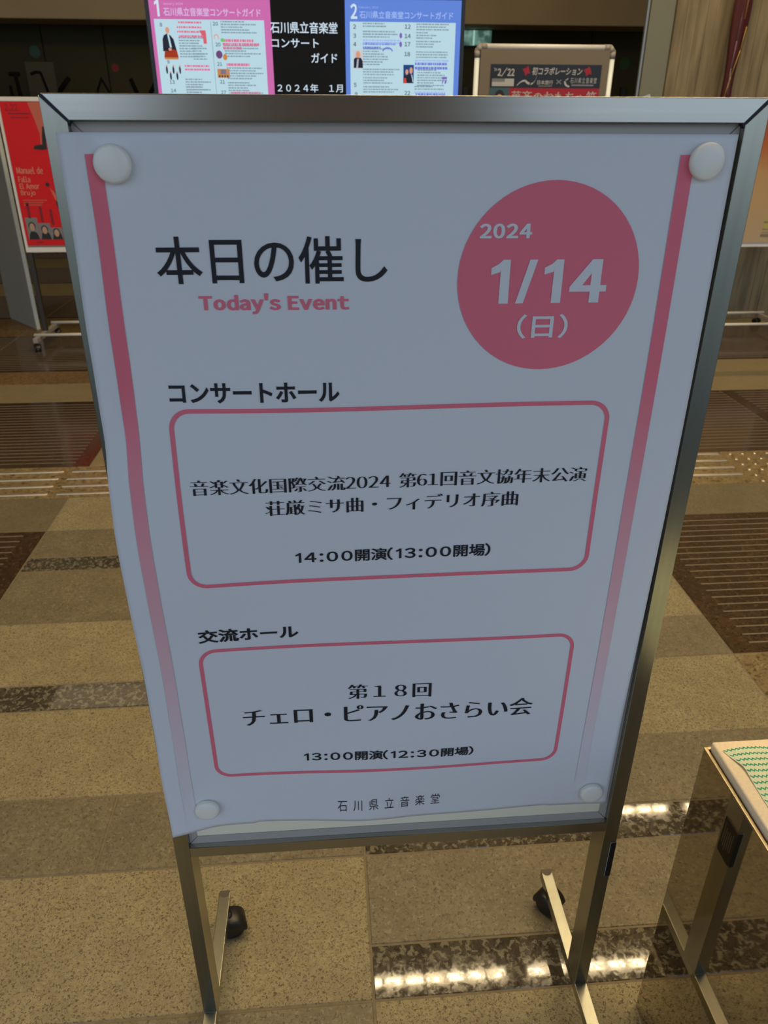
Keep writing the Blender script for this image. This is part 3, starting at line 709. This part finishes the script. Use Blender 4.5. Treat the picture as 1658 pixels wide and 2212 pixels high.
# page 2
lines('small_print', block(.092, .225, 1.641, 1.655)+block(.092, .23, 1.612, 1.63)+block(.092, .20, 1.516, 1.575)+block(.092, .235, 1.49, 1.508)+block(.092, .235, 1.456, 1.48)+block(.092, .235, 1.425, 1.45)
      + block(.293, .436, 1.632, 1.655)+block(.293, .37, 1.61, 1.628)+block(.293, .41, 1.575, 1.60)+block(.293, .434, 1.547, 1.566)+block(.300, .42, 1.455, 1.507)+block(.29, .43, 1.44, 1.452), E_GREY, g2)
lines('small_print', [(.092, .235, 1.602), (.092, .185, 1.592), (.092, .235, 1.594), (.290, .42, 1.538), (.29, .41, 1.432)], E_LB, g2, .005)
lines('small_print', [(.092, .215, 1.5915), (.092, .160, 1.5775), (.290, .415, 1.5275), (.290, .415, 1.5135), (.295, .41, 1.425)], E_HB, g2, .0085)
for s, x, z in (('2', .056, 1.645), ('3', .056, 1.616), ('4', .056, 1.589), ('5', .056, 1.456), ('9', .060, 1.425), ('12', .249, 1.647), ('14', .249, 1.617), ('17', .249, 1.591), ('18', .249, 1.559), ('22', .251, 1.430)):
    lettering('page_lettering', s, (x, None, z-.007, z+.007), E_DK, g2, T3, .03, .02)
flat('photo_print', [rect(.056, .0925, 1.510, 1.570)], em('screen_lightgrey', (.50, .52, .55)), g2, T3)
flat('photo_print', [[(.0565, 1.512), (.0915, 1.512), (.0905, 1.535), (.084, 1.545), (.064, 1.546), (.0575, 1.541)]], E_SUIT, g2, T4)
flat('photo_print', [disc(.0735, 1.555, .0085, .0125)], E_SK, g2, T4)
flat('photo_print', [[(.070, 1.541), (.076, 1.541), (.073, 1.512), (.066, 1.512)]], em('screen_shirt', (.38, .38, .45)), g2, tp(.005))
flat('photo_print', [rect(.246, .286, 1.463, 1.524)], E_NB, g2, T3)
flat('photo_print', [[(.247, 1.464), (.284, 1.464), (.279, 1.485), (.268, 1.497), (.258, 1.485), (.25, 1.494)]], E_SUIT, g2, T4)
flat('photo_print', [disc(.2595, 1.500, .0055, .009), disc(.2755, 1.505, .006, .011)], E_SK, g2, tp(.005))
flat('photo_print', [[(.247, 1.464), (.259, 1.464), (.256, 1.48), (.249, 1.48)]], em('screen_hotred', (.60, .05, .02)), g2, tp(.005))
flat('photo_print', [[(.2765, 1.492), (.280, 1.490), (.2845, 1.468), (.282, 1.466)]], E_TXT, g2, tp(.005))
P = []
for k in range(14):
    a0, a1 = [math.radians(150-120*t/14) for t in (k, k+1)]
    P.append([(.185+.024*math.cos(a0), 1.557+.024*math.sin(a0)), (.185+.024*math.cos(a1), 1.557+.024*math.sin(a1)), (.185+.019*math.cos(a1), 1.557+.019*math.sin(a1)), (.185+.019*math.cos(a0), 1.557+.019*math.sin(a0))])
flat('badge_print', P, E_HB, g2, T4)
flat('badge_print', [disc(.2345, 1.618, .005, .009), disc(.2345, 1.590, .005, .009), rect(.396, .415, 1.477, 1.485), [(.395, 1.463), (.400, 1.476), (.403, 1.475), (.399, 1.462)], [(.405, 1.463), (.409, 1.475), (.415, 1.474), (.411, 1.462)]], em('screen_violet', (.16, .10, .42)), g2, T4)
lines('small_print', block(-.578, -.48, 1.12, 1.405)+block(-.42, -.28, 1.12, 1.405), E_GREY, g1)
lines('small_print', block(.092, .235, 1.12, 1.41)+block(.293, .43, 1.12, 1.41), E_GREY, g2)
# black centre
lettering('centre_lettering', '石川県立音楽堂', (-.250, -.002, 1.6205, 1.6575), E_TXT, scr, T3, .012, .012)
lettering('centre_lettering', 'コンサート', (-.248, -.073, 1.5755, 1.6045), E_TXT, scr, T3, .012, .012)
lettering('centre_lettering', 'ガイド', (-.103, -.005, 1.5275, 1.5590), E_TXT, scr, T3, .012, .012)
lettering('centre_lettering', '２０２４年　１月', (-.235, .0135, 1.4300, 1.4580), E_TXT, scr, T3, .010, .010)

# ------------------------------------------------------------------ grey bulletin board stand with the black and red poster
gb = empty('bulletin_board', (1.118, 3.83, 0), label='grey bulletin board in a white tube frame with rounded grey corners', cat='bulletin board')
B().box(-.345, .345, -.012, .012, .62, 1.672).build('board_panel', M_PALEB, gb)
for s in (-1, 1): B().cyl((s*.362, 0, .09), (s*.362, 0, 1.635), .0135).build('post', mat('pale_blue_tube', (.85, .93, .95), .3), gb, True)
B().cyl((-.315, 0, 1.683), (.315, 0, 1.683), .0135).build('top_tube', M_WHITEF, gb, True)
B().cyl((-.345, 0, .61), (.345, 0, .61), .0135).build('bottom_tube', M_WHITEF, gb, True)
for s in (-1, 1):
    B().tube([(s*.313, 0, 1.683), (s*.345, 0, 1.683), (s*.362, 0, 1.665), (s*.362, 0, 1.633)], .0155, 12).build('corner_piece', M_GREYF, gb, True)
    B().box(s*.362-.02, s*.362+.02, -.25, .25, .06, .09, .004).build('foot', M_GREYF, gb)
    for yy in (-.22, .22): caster((s*.362, yy, 0), .4, gb, 1.15)
O = (1.118, 3.815, 0)
bp = empty('concert_poster', O, label='black and red concert poster with a 2/22 date pinned to the grey bulletin board', cat='poster')
def bpf(d): return loc(plane(3.815-d), O)
B().box(.829-O[0], 1.425-O[0], 0, .0015, .77, 1.604).build('sheet', M_FRED, bp)
flat('black_header', [rect(.829, 1.425, 1.496, 1.604)], M_BLK, bp, bpf(.0006))
flat('teal_corner', [rect(.829, .935, 1.30, 1.496)], M_TEAL, bp, bpf(.0006))
flat('portrait_print', [disc(.884, 1.452, .027, .034)], M_HAIR, bp, bpf(.0012)); flat('portrait_print', [disc(.884, 1.441, .018, .025), rect(.86, .908, 1.33, 1.415)], M_SKIN, bp, bpf(.0018))
WG = mat('white_grey_print', (.50, .50, .50), .5)
lettering('date_lettering', '2/22', (.866, .957, 1.546, 1.589), WG, bp, bpf(.0012), .04, .03)
lettering('date_lettering', "'24", (.846, .862, 1.573, 1.588), WG, bp, bpf(.0012), .02, .02)
flat('white_label', [[(.839, 1.503), (.957, 1.503), (.957, 1.538), (.907, 1.538), (.907, 1.523), (.839, 1.523)]], WG, bp, bpf(.0012))
flat('grey_label', [rect(.839, .906, 1.5235, 1.538)], M_GREYP, bp, bpf(.0012))
lettering('poster_lettering', '初コラボレーション', (1.051, 1.322, 1.555, 1.592), WG, bp, bpf(.0012), .02, .02, shear=.15)
lettering('poster_lettering', '日本旅行', (1.083, 1.168, 1.511, 1.532), WG, bp, bpf(.0012), .01, .01)
lettering('poster_lettering', '×', (1.185, 1.214, 1.514, 1.536), M_GREYP, bp, bpf(.0012))
lettering('poster_lettering', '石川県立音楽堂', (1.262, 1.405, 1.518, 1.545), WG, bp, bpf(.0012), space=1.15)
flat('small_print', [rect(1.27, 1.39, 1.506, 1.513), rect(1.09, 1.165, 1.503, 1.507)], M_GREYP, bp, bpf(.0012))
def swoosh(pts, w): return [[(a[0], a[1]), (b_[0], b_[1]), (b_[0]+.004, b_[1]+w), (a[0]+.004, a[1]+w)] for a, b_ in zip(pts, pts[1:])]
flat('logo_print', swoosh([(.972, 1.503), (.985, 1.514), (1.0, 1.523), (1.015, 1.525)], .009)+swoosh([(1.016, 1.524), (1.028, 1.514), (1.040, 1.510)], .010)+swoosh([(1.046, 1.509), (1.058, 1.513), (1.070, 1.527), (1.077, 1.548)], .009), WG, bp, bpf(.0013))
flat('logo_print', [[(1.228, 1.528), (1.236, 1.527), (1.243, 1.513), (1.262, 1.505), (1.255, 1.499), (1.238, 1.505), (1.230, 1.515)], [(1.232, 1.532), (1.252, 1.545), (1.246, 1.535), (1.236, 1.530)]], WG, bp, bpf(.0013))
for xs in ((.998, 1.040), (1.328, 1.372)):
    a, c = xs; flat('red_burst', [[(a, 1.582), (a+.017, 1.588), (a+.030, 1.597), (c-.004, 1.578), (c, 1.560), (a+.030, 1.563), (a+.018, 1.550), (a+.012, 1.566)]], M_FRED, bp, bpf(.0012))
lettering('title_lettering', '萬斎のおもちゃ箱', (.948, 1.412, 1.415, 1.482), mat('silver_print', (.48, .46, .42), .4), bp, bpf(.0012), .016, -.006)

# ------------------------------------------------------------------ two low poster stands at the back
def poster_stand(xl, label):
    Wd = .66; t = empty('poster_stand', (xl, 4.45, 0), label=label, cat='poster stand', group='low white-framed poster stands')
    z0, z1 = .589, 1.455
    for a, c, e0, e1 in ((0, .018, z0, z1), (Wd-.018, Wd, z0, z1)): B().box(a, c, -.012, .012, e0, e1, .003).build('frame_side', M_WHITEF, t)
    B().box(.018, Wd-.018, -.012, .012, z1-.024, z1, .003).build('frame_top', M_WHITEF, t)
    B().box(.018, Wd-.018, -.012, .012, z0, z0+.030, .003).build('frame_bottom', M_WHITEF, t)
    B().box(.016, Wd-.016, -.004, .008, z0+.028, z1-.022).build('back_panel', mat('board_backing', (.5, .45, .38), .7), t)
    for a in (0.004, Wd-.034):
        B().box(a, a+.03, -.010, .014, .09, z0, .003).build('leg', M_LEG, t)
        B().box(a, a+.03, -.22, .24, .062, .092, .004).build('foot', M_GREYF, t)
        for yy in (-.20, .225): caster((a+.015, yy, 0), .3, t, 1.1)
    for yy in (-.15, .20): B().cyl((-.005, yy, .098), (Wd+.005, yy, .098), .010).build('cross_rail', mat('pale_cross_rail', (.75, .70, .58), .3), t, True)
    return t
poster_stand(-1.955, 'low white-framed poster stand at the left holding the red flamenco poster')
poster_stand(2.47, 'low white-framed poster stand at the right holding the orange poster')
O = (-1.6, 4.432, 0)
rp = empty('flamenco_poster', O, label='red poster with a dancer\'s leg and performers\' portraits at the left', cat='poster')
def rpf(d): return loc(plane(4.432-d), O)
B().box(-1.934-O[0], -1.318-O[0], 0, .0015, .632, 1.429).build('sheet', M_RED, rp)
CR = mat('cream_lettering_print', (.72, .38, .25), .5)
lettering('poster_lettering', 'Manuel de', (-1.911, -1.758, 1.045, 1.083), CR, rp, rpf(.001), .012, -.004)
lettering('poster_lettering', 'Falla', (-1.911, -1.842, .998, 1.032), CR, rp, rpf(.001), .012, -.004)
lettering('poster_lettering', 'El Amor', (-1.911, -1.795, .960, .993), CR, rp, rpf(.001), .012, -.004)
lettering('poster_lettering', 'Brujo', (-1.911, -1.826, .917, .955), CR, rp, rpf(.001), .012, -.004)
flat('small_print', [rect(-1.908, -1.765, .893, .899), rect(-1.908, -1.79, .88, .886), rect(-1.908, -1.80, .866, .872)], mat('faint_cream_print', (.62, .12, .08), .5), rp, rpf(.001))
lettering('date_lettering', '2.22.', (-1.908, -1.825, 1.383, 1.418), M_DRED, rp, rpf(.001), .01, .01)
flat('small_print', [rect(-1.895, -1.77, 1.365, 1.372), rect(-1.885, -1.78, 1.345, 1.350)], M_DRED, rp, rpf(.001))
leg = flat('dancer_leg_print', [[(-1.775, 1.428), (-1.69, 1.428), (-1.700, 1.33), (-1.712, 1.26), (-1.728, 1.205), (-1.742, 1.205), (-1.735, 1.26), (-1.752, 1.34)]], mat('leg_print', (.60, .14, .08), .5), rp, rpf(.001))
flat('dancer_shoe_print', [[(-1.783, 1.196), (-1.785, 1.180), (-1.735, 1.176), (-1.712, 1.180), (-1.700, 1.24), (-1.702, 1.30), (-1.714, 1.302), (-1.724, 1.26), (-1.732, 1.205), (-1.76, 1.203)]], M_HAIR, rp, rpf(.0015))
flat('dancer_dress_print', [[(-1.70, 1.10), (-1.66, 1.12), (-1.60, 1.428), (-1.66, 1.428), (-1.69, 1.3)], disc(-1.745, .985, .012), disc(-1.70, .90, .014, .05)], M_HAIR, rp, rpf(.001))
flat('dancer_dress_print', [[(-1.735, .965), (-1.70, .93), (-1.69, .87), (-1.715, .90)]], M_SALMON, rp, rpf(.0015))
for x, z in ((-1.888, .838), (-1.815, .815), (-1.755, .800)):
    flat('small_print', [rect(x-.008, x+.008, z-.045, z+.045)], M_DRED, rp, rpf(.001))
for k, (x0, x1, zt) in enumerate(((-1.919, -1.847, .796), (-1.845, -1.775, .764), (-1.775, -1.705, .737), (-1.703, -1.63, .720))):
    g = flat('portrait_print', [rect(x0, x1, .667, zt)], M_GREYP, rp, rpf(.001)); g['label'] = 'portrait photo of a dark-haired person in black'
    c = (x0+x1)/2-.002; h = (zt-.667)*.62
    flat('portrait_clothes', [[(x0+.004, .668), (x1-.003, .668), (x1-.012, .702), (c+.012, .715), (c-.012, .715), (x0+.012, .700)]], M_HAIR, g, rpf(.0014))
    flat('portrait_hair', [disc(c, .668+h, .021, .023)], M_HAIR, g, rpf(.0016)); flat('portrait_face', [disc(c, .662+h, .015, .022)], M_SKIN, g, rpf(.002))
flat('small_print', [rect(-1.875, -1.835, .648, .654)], M_DRED, rp, rpf(.001))
O = (2.8, 4.432, 0)
op = empty('orange_poster', O, label='orange and tan poster with white script at the right edge', cat='poster')
def opf(d): return loc(plane(4.432-d), O)
def opm():
    m = mat('orange_tan_print', (.5, .3, .15), .5); nt = m.node_tree; b = nt.nodes['Principled BSDF']
    g = nt.nodes.new('ShaderNodeNewGeometry'); s = nt.nodes.new('ShaderNodeSeparateXYZ'); r = nt.nodes.new('ShaderNodeMapRange'); c = nt.nodes.new('ShaderNodeValToRGB')
    z = nt.nodes.new('ShaderNodeTexNoise'); z.inputs['Scale'].default_value = 6; a = nt.nodes.new('ShaderNodeMath'); a.operation = 'MULTIPLY_ADD'; a.inputs[1].default_value = .12
    r.inputs['From Min'].default_value = .55; r.inputs['From Max'].default_value = 1.45
    e = c.color_ramp.elements; e[0].position = .0; e[0].color = (.50, .42, .27, 1); e[1].position = 1; e[1].color = (.30, .05, .02, 1)
    q = e.new(.45); q.color = (.55, .36, .17, 1); q = e.new(.62); q.color = (.55, .33, .14, 1); q = e.new(.78); q.color = (.50, .14, .03, 1)
    L = nt.links.new; L(g.outputs['Position'], s.inputs[0]); L(g.outputs['Position'], z.inputs['Vector']); L(z.outputs[0], a.inputs[0]); L(s.outputs['Z'], a.inputs[2]); L(a.outputs[0], r.inputs[0]); L(r.outputs[0], c.inputs[0]); L(c.outputs[0], b.inputs['Base Color']); return m
B().box(2.49-O[0], 3.11-O[0], 0, .0015, .615, 1.429).build('sheet', opm(), op)
flat('white_script_print', swoosh([(2.86, 1.22), (2.875, 1.26), (2.89, 1.25), (2.90, 1.30), (2.915, 1.28), (2.93, 1.33)], .016)+[rect(2.84, 2.92, 1.17, 1.182), [(2.83, .99), (2.855, .99), (2.885, 1.13), (2.86, 1.14)]], mat('pale_print', (.62, .55, .5), .5), op, opf(.001))
flat('dark_figure_print', [[(2.865, .93), (2.95, .93), (2.98, 1.2), (2.905, 1.19), (2.90, 1.0)]], M_HAIR, op, opf(.001))
flat('yellow_spot_print', [disc(2.90, .735, .04, .035)], mat('yellow_print', (.50, .46, .12), .6), op, opf(.001))
flat('small_print', [rect(2.86, 3.0, .742, .752), rect(2.86, 2.99, .70, .705), rect(2.86, 3.0, .68, .684), rect(2.855, 3.05, .655, .672), rect(2.89, 2.96, .83, .834), rect(2.88, 2.92, .86, .863)], mat('greybrown_print', (.25, .2, .13), .6), op, opf(.0015))

# grey panel standing at an angle, far left
gp = empty('partition_panel', (-2.13, 4.86, 0), math.radians(130), label='tall grey partition panel with a pale edge standing at an angle, far left', cat='panel')
B().box(0.012, .50, -.010, .010, .0, 1.46, .002).build('panel', mat('grey_panel', (.34, .34, .29), .5), gp)
B().box(-.004, .012, -.013, .013, .0, 1.465, .003).build('edge_profile', mat('pale_edge', (.62, .68, .68), .35), gp)
B().box(.03, .5, -.015, .015, 1.455, 1.468).build('top_profile', mat('pale_edge', (.62, .68, .68), .35), gp)

# maroon furled banner in front of the column
mb = empty('furled_flag', (2.615, 4.80, 0), label='furled maroon flag with gold and white stripes before the concrete column', cat='flag')
B().cyl((0, 0, .02), (0, 0, 2.9), .012).build('pole', M_LEG, mb)
B().lathe([(.095, 0), (.095, .02), (.05, .035), (.02, .05)], seg=24).build('base', M_LEG, mb, True)
t = bmesh.new(); R = []
for j in range(30):
    z = .95+1.9*j/29; rad = .036+.010*math.sin(j*.5); ring_ = []
    for k in range(20):
        a = 2*math.pi*k/20; rr = rad*(1+.16*math.sin(5*a+j*.22)); ring_.append(t.verts.new((rr*math.cos(a)*1.15, rr*math.sin(a), z)))
    R.append(ring_)
for a, c in zip(R, R[1:]):
    for k in range(20): t.faces.new((a[k], a[(k+1) % 20], c[(k+1) % 20], c[k]))
t.faces.new(R[0][::-1]); t.faces.new(R[-1]); b = B(); b.add(t); b.build('cloth', mat('maroon_fabric', (.085, .010, .014), .7), mb, True)
B().tube([(-.028, -.038, 1.48), (-.012, -.045, 1.60), (.020, -.045, 1.75), (.040, -.030, 1.88)], .0035, 6).build('gold_stripe', mat('gold_cord', (.45, .30, .07), .4), mb, True)
B().tube([(.010, -.045, 1.92), (.014, -.045, 2.2)], .004, 6).build('gold_stripe', mat('gold_cord', (.45, .30, .07), .4), mb, True)
B().tube([(-.012, -.044, 1.5), (-.02, -.045, 1.65), (-.014, -.045, 1.8), (-.002, -.045, 2.2)], .0028, 6).build('white_stripe', mat('white_cord', (.28, .22, .27), .6), mb, True)

# stickers and paper on the far glass
def sticker(x, z, r, m, lb):
    o = B().cyl((0, 0, 0), (0, -.003, 0), r, seg=28).build('round_sticker', m); o.location = (x, 8.9985, z); tag(o, lb, 'sticker', 'round collision stickers on the dark glass')
sticker(-3.094, 1.993, .058, mat('teal_sticker', (.02, .075, .06), .6), 'dull teal round sticker on the dark glass, far left')
sticker(-2.27, 1.849, .040, mat('red_sticker', (.20, .012, .008), .6), 'dark red round sticker on the dark glass')
sticker(3.407, 1.94, .062, mat('green_sticker', (.02, .075, .008), .6), 'dark green round sticker on the glass beside the pilaster')
pn = B().box(0, .30, -.003, 0, 0, .40).build('notice_sheet', mat('dim_notice_paper', (.075, .07, .045), .8)); pn.location = (-3.22, 8.9985, 1.50)
tag(pn, 'dim pale notice sheet on the dark glass under the teal sticker', 'notice')

# black bent stands before the glass
def bar_stand(x, pts_list, r, lb):
    t = empty('metal_stand', (x, 8.6, 0), label=lb, cat='metal stand', group='black metal stands before the dark glass')
    for pts in pts_list: B().tube([(a, 0, z) for a, z in pts], r, 10).build('bar', mat('matt_black_metal', (.006, .006, .005), .8, spec=.1), t, True)
    return t
def leg_pair(t, w, z):
    for s in (-1, 1): B().tube([(0, 0, z), (s*w, -.12*s, .0)], .012, 8).build('leg', M_BLACK, t, True)
t = bar_stand(-3.21, [[(-.06, 1.765), (.045, 1.765)], [(0, 1.76), (.02, 1.5), (.02, .02)]], .020, 'black T-topped metal stand, far left'); leg_pair(t, .2, .7)
t = bar_stand(-3.28, [[(0, 1.66), (0, 1.5), (.01, .02)]], .016, 'short straight black bar stand, far left'); leg_pair(t, .2, .6)
t = bar_stand(-2.98, [[(-.07, 1.765), (-.02, 1.785), (.03, 1.78), (.075, 1.6), (.09, .02)]], .014, 'black stand with a bent-over top bar'); leg_pair(t, .2, .6)
t = bar_stand(-2.72, [[(.05, 1.735), (-.06, 1.62), (-.10, 1.5), (-.10, .02)]], .025, 'thick black stand leaning to the right'); leg_pair(t, .2, .6)
t = bar_stand(-2.33, [[(-.065, 1.62), (-.01, 1.73), (.055, 1.60)], [(-.065, 1.62), (-.16, .02)], [(.055, 1.60), (.17, .02)]], .011, 'thin black stand with an inverted V top')
t = bar_stand(-2.02, [[(-.02, 1.73), (.03, 1.60), (.06, 1.45), (.06, .02)]], .022, 'thick black stand leaning to the left'); leg_pair(t, .2, .6)
t = bar_stand(-1.82, [[(.05, 1.72), (-.03, 1.6), (-.06, 1.4), (-.06, .02)]], .022, 'black bar stand beside the display edge'); leg_pair(t, .2, .6)
